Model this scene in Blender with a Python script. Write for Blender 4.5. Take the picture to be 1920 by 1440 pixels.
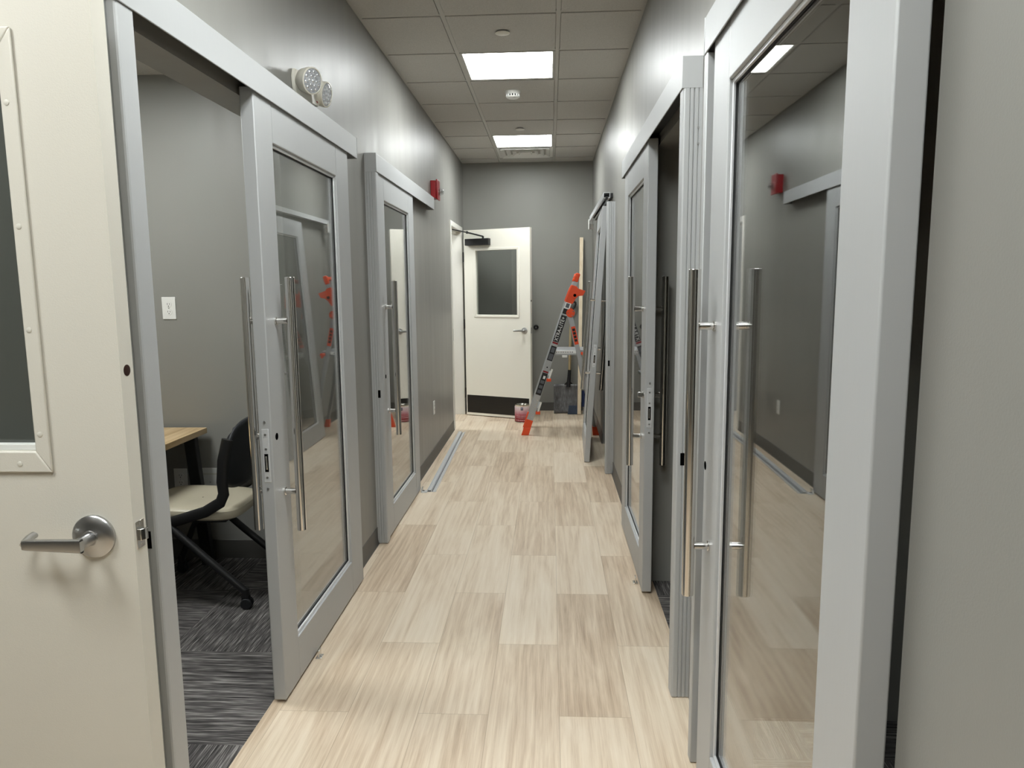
import bpy, bmesh, math, random
from mathutils import Vector, Matrix

for o in list(bpy.data.objects):
    bpy.data.objects.remove(o)
scene = bpy.context.scene
COL = scene.collection
random.seed(7)

# ------------------------------------------------------------------ camera, world, exposure
cd = bpy.data.cameras.new('camera'); cam = bpy.data.objects.new('camera', cd); COL.objects.link(cam)
PITCH, YAW, ROLL = 0.134, -0.0532, 0.0101
CAMLOC = Vector((0.9978, 0.0, 1.4749)); FPX = 1352.96
_f = Vector((math.sin(YAW)*math.cos(PITCH), math.cos(YAW)*math.cos(PITCH), -math.sin(PITCH)))
_r = Vector((math.cos(YAW), -math.sin(YAW), 0.0)); _d = _f.cross(_r)
_c, _s = math.cos(ROLL), math.sin(ROLL)
_r2 = _c*_r + _s*_d; _d2 = -_s*_r + _c*_d
mw = Matrix.Identity(4)
for i in range(3):
    mw[i][0] = _r2[i]; mw[i][1] = -_d2[i]; mw[i][2] = -_f[i]; mw[i][3] = CAMLOC[i]
cam.matrix_world = mw
cd.sensor_fit = 'HORIZONTAL'; cd.sensor_width = 36.0; cd.lens = FPX*36.0/1920.0
cd.clip_start = 0.02; cd.clip_end = 60
scene.camera = cam

world = bpy.data.worlds.new('world'); scene.world = world; world.use_nodes = True
bgn = world.node_tree.nodes['Background']
bgn.inputs[0].default_value = (0.5, 0.52, 0.55, 1); bgn.inputs[1].default_value = 0.02

vs = scene.view_settings
vs.view_transform = 'Standard'; vs.look = 'None'; vs.gamma = 1.0; vs.use_curve_mapping = False
vs.exposure = 1.58
PANEL = 11.0          # radiance of the lit ceiling panels

# ------------------------------------------------------------------ key dimensions (metres)
WL, WR = -0.008, 1.492        # corridor wall faces
CEIL = 2.8913
YF = 8.5414                   # end wall
YB = -3.6
T = 0.6096
G0 = 0.4377; R0 = 3.9877      # ceiling grid origin
ROOMC = 2.565

# ------------------------------------------------------------------ node helpers
def srgb(r, g, b):
    def f(c):
        c /= 255.0
        return c/12.92 if c <= 0.04045 else ((c+0.055)/1.055)**2.4
    return (f(r), f(g), f(b), 1.0)

class NT:
    def __init__(self, name):
        self.m = bpy.data.materials.new(name); self.m.use_nodes = True
        self.t = self.m.node_tree; self.n = self.t.nodes; self.l = self.t.links
        self.n.clear()
        self.out = self.n.new('ShaderNodeOutputMaterial')
    def add(self, typ, **kw):
        nd = self.n.new(typ)
        for k, v in kw.items(): setattr(nd, k, v)
        return nd
    def link(self, a, b): self.l.new(a, b)
    def val(self, sock, v):
        if hasattr(v, 'is_linked') or hasattr(v, 'links'): self.l.new(v, sock)
        else: sock.default_value = v
    def math(self, op, a, b=0.0, c=0.0):
        nd = self.add('ShaderNodeMath', operation=op)
        self.val(nd.inputs[0], a); self.val(nd.inputs[1], b); self.val(nd.inputs[2], c)
        return nd.outputs[0]
    def mix(self, fac, a, b):
        nd = self.add('ShaderNodeMix', data_type='RGBA')
        self.val(nd.inputs[0], fac); self.val(nd.inputs[6], a); self.val(nd.inputs[7], b)
        return nd.outputs[2]
    def pos(self):
        return self.add('ShaderNodeNewGeometry').outputs['Position']
    def objco(self):
        return self.add('ShaderNodeTexCoord').outputs['Object']
    def scaled(self, vec, sx, sy, sz):
        nd = self.add('ShaderNodeVectorMath', operation='MULTIPLY')
        self.link(vec, nd.inputs[0]); nd.inputs[1].default_value = (sx, sy, sz)
        return nd.outputs[0]
    def noise(self, vec, scale, detail=2.0, rough=0.5, dist=0.0):
        nd = self.add('ShaderNodeTexNoise')
        self.link(vec, nd.inputs['Vector']); nd.inputs['Scale'].default_value = scale
        nd.inputs['Detail'].default_value = detail; nd.inputs['Roughness'].default_value = rough
        nd.inputs['Distortion'].default_value = dist
        return nd.outputs['Fac']
    def ramp(self, fac, stops):
        nd = self.add('ShaderNodeValToRGB')
        e = nd.color_ramp.elements
        while len(e) < len(stops): e.new(0.5)
        for el, (p, c) in zip(e, stops): el.position = p; el.color = c
        self.link(fac, nd.inputs[0])
        return nd.outputs[0]
    def maprange(self, v, a, b, c, d):
        nd = self.add('ShaderNodeMapRange')
        self.link(v, nd.inputs[0])
        for i, x in enumerate((a, b, c, d)): nd.inputs[i+1].default_value = x
        return nd.outputs[0]
    def bump(self, h, strength, dist=0.01):
        nd = self.add('ShaderNodeBump')
        nd.inputs['Strength'].default_value = strength; nd.inputs['Distance'].default_value = dist
        self.link(h, nd.inputs['Height'])
        return nd.outputs[0]
    def bsdf(self, color, rough=0.5, metallic=0.0, spec=0.5, normal=None, coat=0.0, aniso=None):
        p = self.add('ShaderNodeBsdfPrincipled')
        self.val(p.inputs['Base Color'], color); self.val(p.inputs['Roughness'], rough)
        self.val(p.inputs['Metallic'], metallic); p.inputs['Specular IOR Level'].default_value = spec
        if coat: p.inputs['Coat Weight'].default_value = coat; p.inputs['Coat Roughness'].default_value = 0.1
        if normal is not None: self.link(normal, p.inputs['Normal'])
        self.link(p.outputs[0], self.out.inputs[0])
        return p

def simple(name, col, rough=0.5, metallic=0.0, spec=0.5, bump=None, var=0.0, vscale=(6, 6, 6)):
    t = NT(name); c = col; nrm = None
    if var:
        v = t.noise(t.scaled(t.objco(), *vscale), 1.0, 3.0)
        k = t.maprange(v, 0.25, 0.75, 1-var, 1+var)
        nd = t.add('ShaderNodeVectorMath', operation='SCALE'); nd.inputs[0].default_value = col[:3]
        t.link(k, nd.inputs['Scale']); c = nd.outputs[0]
    if bump:
        nrm = t.bump(t.noise(t.objco(), bump[0], 3.0), bump[1], bump[2])
    t.bsdf(c, rough, metallic, spec, nrm)
    return t.m

def mat_wall():
    t = NT('eggshell_taupe_paint'); p = t.pos()
    fine = t.noise(p, 260.0, 2.0)
    streak = t.noise(t.scaled(p, 9.0, 9.0, 0.8), 1.0, 3.0)
    blot = t.noise(p, 1.7, 2.0)
    col = t.mix(t.maprange(blot, 0.3, 0.7, 0.0, 1.0), srgb(138, 137, 132), srgb(142, 141, 136))
    h = t.math('ADD', t.math('MULTIPLY', fine, 0.35), t.math('MULTIPLY', streak, 1.0))
    rg = t.maprange(streak, 0.3, 0.7, 0.39, 0.47)
    t.bsdf(col, rg, 0.0, 0.44, t.bump(h, 0.14, 0.004))
    return t.m

def mat_floor():
    t = NT('pale_oak_vinyl_plank'); p = t.pos()
    sep = t.add('ShaderNodeSeparateXYZ'); t.link(p, sep.inputs[0])
    W, L, X0, Y0 = 0.2467, 1.004, 0.04-0.2467*20, 2.326-1.004*10
    u = t.math('DIVIDE', t.math('SUBTRACT', sep.outputs[0], X0), W)
    ci = t.math('FLOOR', u); fu = t.math('FRACT', u)
    par = t.math('MODULO', ci, 2.0)
    v = t.math('SUBTRACT', t.math('DIVIDE', t.math('SUBTRACT', sep.outputs[1], Y0), L), t.math('MULTIPLY', par, 0.5))
    ri = t.math('FLOOR', v); fv = t.math('FRACT', v)
    cmb = t.add('ShaderNodeCombineXYZ'); t.link(ci, cmb.inputs[0]); t.link(ri, cmb.inputs[1])
    wn = t.add('ShaderNodeTexWhiteNoise', noise_dimensions='3D'); t.link(cmb.outputs[0], wn.inputs['Vector'])
    off = t.add('ShaderNodeVectorMath', operation='SCALE'); t.link(wn.outputs['Color'], off.inputs[0]); off.inputs['Scale'].default_value = 37.0
    pp = t.add('ShaderNodeVectorMath', operation='ADD'); t.link(p, pp.inputs[0]); t.link(off.outputs[0], pp.inputs[1])
    q = pp.outputs[0]
    broad = t.noise(t.scaled(q, 11.0, 1.1, 1.0), 1.0, 4.0, 0.55, 0.9)
    grain = t.noise(t.scaled(q, 100.0, 2.6, 1.0), 1.0, 4.0, 0.68, 0.3)
    fine = t.noise(t.scaled(q, 380.0, 7.0, 1.0), 1.0, 3.0, 0.65)
    # cathedral figure
    wv = t.add('ShaderNodeTexWave', wave_type='BANDS', bands_direction='X')
    t.link(t.scaled(q, 1.0, 0.10, 1.0), wv.inputs['Vector']); wv.inputs['Scale'].default_value = 9.0
    wv.inputs['Distortion'].default_value = 9.0; wv.inputs['Detail'].default_value = 2.0; wv.inputs['Detail Scale'].default_value = 1.2
    a = t.math('ADD', t.math('MULTIPLY', broad, 0.46), t.math('MULTIPLY', grain, 0.32))
    a = t.math('ADD', a, t.math('MULTIPLY', fine, 0.20))
    a = t.math('ADD', a, t.math('MULTIPLY', t.math('SUBTRACT', wv.outputs['Fac'], 0.5), 0.05))
    a = t.math('ADD', a, t.math('MULTIPLY', t.math('SUBTRACT', wn.outputs['Value'], 0.5), 0.16))
    col = t.ramp(a, [(0.27, srgb(166, 142, 118)), (0.42, srgb(202, 181, 156)), (0.54, srgb(221, 204, 181)), (0.74, srgb(235, 222, 203))])
    du = t.math('MULTIPLY', t.math('MINIMUM', fu, t.math('SUBTRACT', 1.0, fu)), W)
    dv = t.math('MULTIPLY', t.math('MINIMUM', fv, t.math('SUBTRACT', 1.0, fv)), L)
    seam = t.math('LESS_THAN', t.math('MINIMUM', du, dv), 0.0011)
    col = t.mix(t.math('MULTIPLY', seam, 0.45), col, srgb(140, 118, 92))
    h = t.math('SUBTRACT', t.math('MULTIPLY', grain, 0.5), seam)
    t.bsdf(col, t.maprange(grain, 0.3, 0.7, 0.42, 0.55), 0.0, 0.42, t.bump(h, 0.12, 0.002))
    return t.m

def mat_carpet():
    t = NT('charcoal_striped_carpet_tile'); p = t.pos()
    sep = t.add('ShaderNodeSeparateXYZ'); t.link(p, sep.inputs[0])
    S = 0.602
    u = t.math('DIVIDE', t.math('SUBTRACT', sep.outputs[0], -0.585-S*10), S)
    v = t.math('DIVIDE', t.math('SUBTRACT', sep.outputs[1], 2.127-S*10), S)
    cu, cv = t.math('FLOOR', u), t.math('FLOOR', v)
    par = t.math('MODULO', t.math('ADD', cu, cv), 2.0)
    ca = t.add('ShaderNodeCombineXYZ'); t.link(cu, ca.inputs[0]); t.link(cv, ca.inputs[1])
    wn = t.add('ShaderNodeTexWhiteNoise', noise_dimensions='3D'); t.link(ca.outputs[0], wn.inputs['Vector'])
    sc = t.add('ShaderNodeVectorMath', operation='SCALE'); t.link(wn.outputs['Color'], sc.inputs[0]); sc.inputs['Scale'].default_value = 11.0
    ad = t.add('ShaderNodeVectorMath', operation='ADD'); t.link(p, ad.inputs[0]); t.link(sc.outputs[0], ad.inputs[1])
    def stripes(ax):
        s1 = (9.0, 300.0, 1.0) if ax else (300.0, 9.0, 1.0)
        s2 = (3.0, 80.0, 1.0) if ax else (80.0, 3.0, 1.0)
        a = t.noise(t.scaled(ad.outputs[0], *s1), 1.0, 2.0, 0.6)
        b = t.noise(t.scaled(ad.outputs[0], *s2), 1.0, 2.0, 0.5)
        return t.math('ADD', t.math('MULTIPLY', a, 0.72), t.math('MULTIPLY', b, 0.28))
    mixf = t.math('ADD', t.math('MULTIPLY', stripes(False), par), t.math('MULTIPLY', stripes(True), t.math('SUBTRACT', 1.0, par)))
    col = t.ramp(mixf, [(0.38, srgb(52, 50, 50)), (0.50, srgb(92, 89, 88)), (0.57, srgb(122, 118, 116)), (0.66, srgb(172, 168, 164))])
    fz = t.noise(p, 700.0, 2.0)
    t.bsdf(col, 0.95, 0.0, 0.1, t.bump(t.math('ADD', fz, mixf), 0.5, 0.004))
    return t.m

def mat_glass(name, tint, ior=1.6):
    t = NT(name)
    geo = t.add('ShaderNodeNewGeometry')
    iorv = t.math('ADD', ior, t.math('MULTIPLY', geo.outputs['Backfacing'], 1.0/ior-ior))
    fr = t.add('ShaderNodeFresnel'); t.link(iorv, fr.inputs['IOR'])
    tr = t.add('ShaderNodeBsdfTransparent'); tr.inputs[0].default_value = tint
    gl = t.add('ShaderNodeBsdfGlossy'); gl.inputs[0].default_value = (1, 1, 1, 1); gl.inputs['Roughness'].default_value = 0.004
    mx = t.add('ShaderNodeMixShader'); t.link(fr.outputs[0], mx.inputs[0]); t.link(tr.outputs[0], mx.inputs[1]); t.link(gl.outputs[0], mx.inputs[2])
    t.link(mx.outputs[0], t.out.inputs[0])
    return t.m

def mat_emit(name, col, strength):
    t = NT(name)
    e = t.add('ShaderNodeEmission'); e.inputs[0].default_value = col; e.inputs[1].default_value = strength
    t.link(e.outputs[0], t.out.inputs[0])
    return t.m

def mat_alu(name, base, rough, metallic):
    t = NT(name); p = t.objco()
    n = t.noise(t.scaled(p, 900.0, 900.0, 12.0), 1.0, 2.0)
    t.bsdf(base, t.maprange(n, 0.3, 0.7, rough-0.04, rough+0.04), metallic, 0.5, t.bump(n, 0.03, 0.001))
    return t.m

def mat_desk():
    t = NT('light_oak_laminate'); p = t.pos()
    a = t.noise(t.scaled(p, 45.0, 2.0, 10.0), 1.0, 4.0, 0.6, 0.5)
    col = t.ramp(a, [(0.3, srgb(176, 146, 104)), (0.5, srgb(203, 175, 133)), (0.7, srgb(220, 196, 158))])
    t.bsdf(col, 0.45)
    return t.m

def mat_ceiling():
    t = NT('mineral_fibre_tile'); p = t.pos()
    n = t.noise(p, 190.0, 4.0, 0.7)
    col = t.mix(t.maprange(n, 0.35, 0.65, 0, 1), srgb(184, 182, 177), srgb(200, 198, 193))
    t.bsdf(col, 0.9, 0.0, 0.2, t.bump(n, 0.35, 0.003))
    return t.m

def mat_hdoor(name, col):
    t = NT(name); p = t.objco()
    n = t.noise(p, 420.0, 2.0)
    t.bsdf(col, 0.42, 0.0, 0.45, t.bump(n, 0.12, 0.002))
    return t.m

def mat_shovel():
    t = NT('dusty_steel'); p = t.objco()
    n = t.noise(t.scaled(p, 60.0, 60.0, 5.0), 1.0, 4.0, 0.6)
    m = t.noise(p, 14.0, 3.0)
    col = t.ramp(t.math('ADD', t.math('MULTIPLY', n, 0.7), t.math('MULTIPLY', m, 0.3)),
                 [(0.32, srgb(78, 75, 72)), (0.52, srgb(104, 103, 103)), (0.75, srgb(146, 146, 147))])
    t.bsdf(col, 0.55, 0.3)
    return t.m

def mat_canlabel():
    t = NT('pink_to_red_paint_label'); p = t.objco()
    sep = t.add('ShaderNodeSeparateXYZ'); t.link(p, sep.inputs[0])
    z = t.math('ADD', sep.outputs[2], t.math('MULTIPLY', t.noise(p, 28.0, 3.0), 0.03))
    col = t.ramp(t.math('DIVIDE', z, 0.2), [(0.30, srgb(140, 28, 38)), (0.48, srgb(178, 84, 96)), (0.66, srgb(206, 160, 170)), (0.90, srgb(228, 216, 220))])
    t.bsdf(col, 0.4)
    return t.m

def mat_wood(name, c0, c1, ax=2):
    t = NT(name); p = t.objco()
    s = [70.0]*3; s[ax] = 3.0
    a = t.noise(t.scaled(p, *s), 1.0, 4.0, 0.6, 0.3)
    t.bsdf(t.ramp(a, [(0.35, c0), (0.65, c1)]), 0.6)
    return t.m

M = {}
M['wall'] = mat_wall()
M['floor'] = mat_floor()
M['carpet'] = mat_carpet()
M['ceiling'] = mat_ceiling()
M['grid'] = simple('grid_enamel', srgb(188, 186, 180), 0.5, bump=(40, 0.02, 0.001))
M['alu'] = mat_alu('satin_anodised_aluminium', srgb(184, 186, 187), 0.5, 0.22)
M['aluedge'] = mat_alu('mill_aluminium', srgb(226, 228, 230), 0.32, 0.4)
M['chrome'] = simple('polished_stainless', (0.72, 0.70, 0.67, 1), 0.10, 1.0, bump=(60, 0.01, 0.001))
M['brushed'] = simple('brushed_nickel', (0.50, 0.50, 0.50, 1), 0.28, 1.0, bump=(300, 0.05, 0.001))
M['gasket'] = simple('black_gasket', srgb(22, 22, 24), 0.6, bump=(90, 0.05, 0.001))
M['black'] = simple('black_enamel', srgb(26, 26, 27), 0.45, bump=(120, 0.05, 0.001))
M['hole'] = simple('unlit_hole_lining', srgb(9, 9, 9), 0.9, spec=0.0, bump=(50, 0.05, 0.001))
M['bronze'] = simple('dark_bronze_kick_plate', srgb(44, 42, 40), 0.35, 0.4, var=0.15, vscale=(4, 4, 200))
M['glass'] = mat_glass('clear_door_glass', (0.985, 0.99, 0.987, 1), 1.47)
M['liteglass'] = mat_glass('door_lite_glass', (0.80, 0.82, 0.81, 1), 1.52)
M['doorwhite'] = mat_hdoor('offwhite_door_enamel', srgb(214, 210, 199))
M['doorcream'] = mat_hdoor('cream_door_enamel', srgb(240, 237, 226))
M['frame'] = simple('white_steel_door_frame', srgb(228, 226, 219), 0.4, bump=(60, 0.02, 0.001))
M['base'] = simple('grey_rubber_cove_base', srgb(88, 86, 83), 0.5, bump=(80, 0.04, 0.001))
M['white'] = simple('white_plastic', srgb(228, 228, 224), 0.35, bump=(60, 0.02, 0.001))
M['ivory'] = simple('ivory_plastic', srgb(214, 211, 200), 0.4, bump=(60, 0.02, 0.001))
M['lens'] = simple('clear_lamp_lens', srgb(200, 203, 208), 0.12, 0.35, var=0.35, vscale=(120, 120, 120))
M['led'] = simple('lamp_reflector', srgb(225, 228, 235), 0.1, 0.8, bump=(200, 0.2, 0.001))
M['red'] = simple('fire_alarm_red', srgb(150, 24, 32), 0.35, bump=(60, 0.02, 0.001))
M['strobe'] = mat_glass('strobe_lens', (0.9, 0.92, 0.93, 1), 1.5)
M['panel'] = mat_emit('lit_light_diffuser', (0.965, 1.0, 0.985, 1), PANEL)
M['desk'] = mat_desk()
M['vinyl'] = simple('beige_vinyl_upholstery', srgb(196, 187, 165), 0.38, bump=(160, 0.05, 0.001))
M['shell'] = simple('black_plastic_shell', srgb(28, 30, 34), 0.55, bump=(200, 0.06, 0.001))
M['orange'] = simple('orange_plastic', srgb(226, 78, 34), 0.4, bump=(60, 0.03, 0.001))
M['ladder'] = mat_alu('ladder_aluminium', srgb(176, 178, 180), 0.42, 0.5)
M['decal'] = simple('black_decal', srgb(22, 22, 24), 0.5, bump=(60, 0.02, 0.001))
M['decalgrey'] = simple('grey_decal_print', srgb(88, 90, 96), 0.5, var=0.25, vscale=(90, 90, 90))
M['decalwhite'] = simple('white_decal_print', srgb(236, 236, 234), 0.5, bump=(60, 0.02, 0.001))
M['shovel'] = mat_shovel()
M['handlewood'] = mat_wood('ash_handle_wood', srgb(146, 126, 92), srgb(186, 166, 126))
M['batten'] = mat_wood('raw_pine', srgb(230, 210, 178), srgb(246, 232, 206))
M['blue'] = simple('dark_blue_plastic', srgb(30, 44, 84), 0.45, bump=(60, 0.03, 0.001))
M['bluegrey'] = simple('dusty_blue_grey_plastic', srgb(58, 72, 92), 0.55, var=0.2, vscale=(30, 30, 30))
M['canlabel'] = mat_canlabel()
M['canred'] = simple('red_label_band', srgb(132, 20, 30), 0.4, bump=(60, 0.02, 0.001))
M['tin'] = simple('tinplate', (0.62, 0.60, 0.54, 1), 0.22, 1.0, bump=(90, 0.03, 0.001))
M['brown'] = simple('dark_brown_plug', srgb(48, 26, 20), 0.35, bump=(60, 0.03, 0.001))

# ------------------------------------------------------------------ mesh helpers
def perp(d):
    a = Vector((0, 0, 1)) if abs(d.z) < 0.9 else Vector((1, 0, 0))
    u = d.cross(a).normalized(); return u, d.cross(u).normalized()

def mitre(mb, x0, x1, z0, z1, e, eb, et, y0, y1):
    """picture-frame ring of four mitred pieces around an opening, between y0 and y1"""
    I = [(x0, z0), (x1, z0), (x1, z1), (x0, z1)]; O = [(x0-e, z0-eb), (x1+e, z0-eb), (x1+e, z1+et), (x0-e, z1+et)]
    for k in range(4):
        j = (k+1) % 4; mb.prism([O[k], O[j], I[j], I[k]], 'y', y0, y1)

class MB:
    def __init__(self): self.v = []; self.f = []; self.mi = []; self.cur = 0; self.smooth = False
    def _add(self, vs, fs):
        b = len(self.v); self.v += [Vector(x) for x in vs]
        for f in fs: self.f.append([b+i for i in f]); self.mi.append(self.cur)
        return self
    def box(self, x0, x1, y0, y1, z0, z1):
        x0, x1 = sorted((x0, x1)); y0, y1 = sorted((y0, y1)); z0, z1 = sorted((z0, z1))
        return self._add([(x0,y0,z0),(x1,y0,z0),(x1,y1,z0),(x0,y1,z0),(x0,y0,z1),(x1,y0,z1),(x1,y1,z1),(x0,y1,z1)],
                         [(0,3,2,1),(4,5,6,7),(0,1,5,4),(1,2,6,5),(2,3,7,6),(3,0,4,7)])
    def cyl(self, p0, p1, r, seg=20, r2=None, cap=True):
        p0, p1 = Vector(p0), Vector(p1); d = (p1-p0).normalized(); u, w = perp(d); r2 = r if r2 is None else r2
        vs = []
        for p, rr in ((p0, r), (p1, r2)):
            for k in range(seg):
                a = 2*math.pi*k/seg; vs.append(p+rr*(math.cos(a)*u+math.sin(a)*w))
        fs = [(k, (k+1) % seg, seg+(k+1) % seg, seg+k) for k in range(seg)]
        if cap: fs += [tuple(range(seg-1, -1, -1)), tuple(range(seg, 2*seg))]
        return self._add(vs, fs)
    def lathe(self, org, axis, prof, seg=28):
        org = Vector(org); d = Vector(axis).normalized(); u, w = perp(d); vs = []; fs = []
        for r, h in prof:
            for k in range(seg):
                a = 2*math.pi*k/seg; vs.append(org+d*h+max(r, 1e-4)*(math.cos(a)*u+math.sin(a)*w))
        for i in range(len(prof)-1):
            for k in range(seg):
                fs.append((i*seg+k, i*seg+(k+1) % seg, (i+1)*seg+(k+1) % seg, (i+1)*seg+k))
        fs += [tuple(range(seg-1, -1, -1)), tuple(range((len(prof)-1)*seg, len(prof)*seg))]
        return self._add(vs, fs)
    def tube(self, pts, r, seg=12, flat=1.0, up=None):
        pts = [Vector(p) for p in pts]; vs = []; fs = []; u = None
        for i, p in enumerate(pts):
            d = (pts[min(i+1, len(pts)-1)]-pts[max(i-1, 0)]).normalized()
            if up is not None: u = (Vector(up)-d*d.dot(Vector(up))).normalized()
            elif u is None: u, _ = perp(d)
            else: u = (u-d*d.dot(u)).normalized()
            w = d.cross(u)
            for k in range(seg):
                a = 2*math.pi*k/seg; vs.append(p+r*(math.cos(a)*u+flat*math.sin(a)*w))
        for i in range(len(pts)-1):
            for k in range(seg):
                fs.append((i*seg+k, i*seg+(k+1) % seg, (i+1)*seg+(k+1) % seg, (i+1)*seg+k))
        n = len(pts)
        fs += [tuple(range(seg-1, -1, -1)), tuple(range((n-1)*seg, n*seg))]
        return self._add(vs, fs)
    def bar(self, p0, p1, wdir, w, t):
        """rectangular bar p0->p1, width w along wdir, thickness t across"""
        p0, p1 = Vector(p0), Vector(p1); d = (p1-p0).normalized(); a = Vector(wdir); a = (a-d*d.dot(a)).normalized(); b = d.cross(a)
        vs = [p+a*sa*w/2+b*sb*t/2 for p in (p0, p1) for sa, sb in ((-1,-1),(1,-1),(1,1),(-1,1))]
        return self._add(vs, [(0,3,2,1),(4,5,6,7),(0,1,5,4),(1,2,6,5),(2,3,7,6),(3,0,4,7)])
    def prism(self, poly, axis, a0, a1):
        """poly in the two other axes (cyclic order x,y,z)"""
        n = len(poly); vs = []
        for a in (a0, a1):
            for p, q in poly:
                vs.append({'x': (a, p, q), 'y': (p, a, q), 'z': (p, q, a)}[axis])
        fs = [(k, (k+1) % n, n+(k+1) % n, n+k) for k in range(n)] + [tuple(range(n-1, -1, -1)), tuple(range(n, 2*n))]
        return self._add(vs, fs)
    def grid(self, fn, nu, nv, closed=False):
        vs = [fn(i/(nu-1), j/(nv-1)) for j in range(nv) for i in range(nu)]
        fs = [(j*nu+i, j*nu+i+1, (j+1)*nu+i+1, (j+1)*nu+i) for j in range(nv-1) for i in range(nu-1)]
        return self._add(vs, fs)
    def mesh(self, me, mat4):
        vs = [mat4 @ v.co for v in me.vertices]
        return self._add(vs, [tuple(p.vertices) for p in me.polygons])
    def build(self, name, mats, parent=None, bevel=0.0, smooth=True, seg=2, local=False, solid=0.0, subsurf=0):
        me = bpy.data.meshes.new(name)
        vs = self.v
        org = None
        if parent is None:
            if not local:
                xs = [v.x for v in vs]; ys = [v.y for v in vs]; zs = [v.z for v in vs]
                org = Vector(((min(xs)+max(xs))/2, (min(ys)+max(ys))/2, min(zs)))
                vs = [v-org for v in vs]
        elif not local:
            root = parent
            while root.parent: root = root.parent
            inv = root.matrix_basis.inverted(); vs = [inv @ v for v in vs]
        me.from_pydata([tuple(v) for v in vs], [], self.f)
        mats = mats if isinstance(mats, (list, tuple)) else [mats]
        for m in mats: me.materials.append(m)
        for p, i in zip(me.polygons, self.mi): p.material_index = i
        bm = bmesh.new(); bm.from_mesh(me)
        bmesh.ops.recalc_face_normals(bm, faces=bm.faces)
        bm.to_mesh(me); bm.free()
        if smooth:
            for p in me.polygons: p.use_smooth = True
            me.set_sharp_from_angle(angle=math.radians(38))
        me.update()
        o = bpy.data.objects.new(name, me); COL.objects.link(o)
        if org is not None: o.location = org
        if parent is not None: o.parent = parent
        if solid:
            s = o.modifiers.new('thickness', 'SOLIDIFY'); s.thickness = solid; s.offset = 0
        if subsurf:
            s = o.modifiers.new('smooth', 'SUBSURF'); s.levels = subsurf; s.render_levels = subsurf
        if bevel:
            b = o.modifiers.new('edge', 'BEVEL'); b.width = bevel; b.segments = seg; b.limit_method = 'ANGLE'; b.angle_limit = math.radians(40)
        return o

def text_mesh(body, size):
    cu = bpy.data.curves.new('lettering', 'FONT'); cu.body = body; cu.size = size; cu.align_x = 'CENTER'; cu.align_y = 'CENTER'
    ob = bpy.data.objects.new('lettering', cu)
    me = bpy.data.meshes.new_from_object(ob)
    bpy.data.objects.remove(ob); bpy.data.curves.remove(cu)
    return me

def tag(o, label, cat, group=None, kind=None):
    o['label'] = label; o['category'] = cat
    if group: o['group'] = group
    if kind: o['kind'] = kind
    return o
def struct(o, label=None, cat=None):
    o['kind'] = 'structure'
    if label: o['label'] = label; o['category'] = cat
    return o
def empty(name, loc, rot=(0, 0, 0)):
    o = bpy.data.objects.new(name, None); COL.objects.link(o); o.location = loc; o.rotation_euler = rot
    o.empty_display_size = 0.05
    o.matrix_basis = Matrix.LocRotScale(Vector(loc), __import__('mathutils').Euler(rot), None)
    return o
def copy_tree(o, parent=None):
    c = o.copy(); COL.objects.link(c)
    if parent: c.parent = parent
    for ch in list(o.children): copy_tree(ch, c)
    return c

# ------------------------------------------------------------------ structure: floors, walls, ceilings
def wall_y(name, x0, x1, y0, y1, z1, holes):
    """wall running along Y with door holes (ya, yb, top)"""
    b = MB(); y = y0
    for a, c, t in holes:
        b.box(x0, x1, y, a, 0, z1); b.box(x0, x1, a, c, t, z1); y = c
    b.box(x0, x1, y, y1, 0, z1)
    return struct(b.build(name, M['wall'], smooth=False))

struct(MB().box(-0.005, 1.51, YB, YF+0.1, -0.06, 0).build('floor', M['floor'], smooth=False))
struct(MB().box(-2.6, -0.005, YB, 1.55, -0.06, 0).build('floor_hall', M['floor'], smooth=False))
struct(MB().box(-2.6, -0.005, 1.55, 7.0, -0.06, 0).build('floor_left_room', M['carpet'], smooth=False))
struct(MB().box(-2.6, -0.005, 7.0, YF+0.1, -0.06, 0).build('floor_left_store', M['floor'], smooth=False))
struct(MB().box(1.51, 3.3, YB, YF+0.1, -0.06, 0).build('floor_right_room', M['carpet'], smooth=False))

wall_y('wall_left', WL-0.12, WL, 1.55, YF+0.12, 3.05, [(1.69, 2.733, 2.10), (4.06, 5.02, 2.10), (7.42, 8.29, 2.105)])
wall_y('wall_right', WR, WR+0.12, YB, YF+0.12, 3.05, [(0.984, 2.06, 2.10), (2.52, 3.50, 2.10), (5.66, 6.70, 2.10)])
struct(MB().box(WL, WR, YF, YF+0.12, 0, 3.05).build('wall_end', M['wall'], smooth=False))
struct(MB().box(-2.6, WR, YB-0.12, YB, 0, 3.05).build('wall_behind', M['wall'], smooth=False))
struct(MB().box(-2.72, -2.6, YB, YF+0.12, 0, 3.05).build('wall_far_left', M['wall'], smooth=False))
struct(MB().box(3.3, 3.42, YB, YF+0.12, 0, 3.05).build('wall_far_right', M['wall'], smooth=False))
struct(MB().box(-2.6, WL, 1.47, 1.55, 0, 3.05).build('wall_near_left', M['wall'], smooth=False))
for nm, x0, x1, ya, yb in (('wall_room_left', -2.6, WL-0.12, 3.755, 3.87), ('wall_room_left', -2.6, WL-0.12, 6.9, 7.0), ('wall_room_left', -2.6, WL-0.12, 8.50, 8.62),
                           ('wall_room_right', WR+0.12, 3.3, 2.34, 2.44), ('wall_room_right', WR+0.12, 3.3, 3.532, 3.64), ('wall_room_right', WR+0.12, 3.3, 5.2, 5.3),
                           ('wall_room_right', WR+0.12, 3.3, 7.4, 7.5), ('wall_room_right', WR+0.12, 3.3, -0.1, 0.0)):
    struct(MB().box(x0, x1, ya, yb, 0, 3.05).build(nm, M['wall'], smooth=False))
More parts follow.
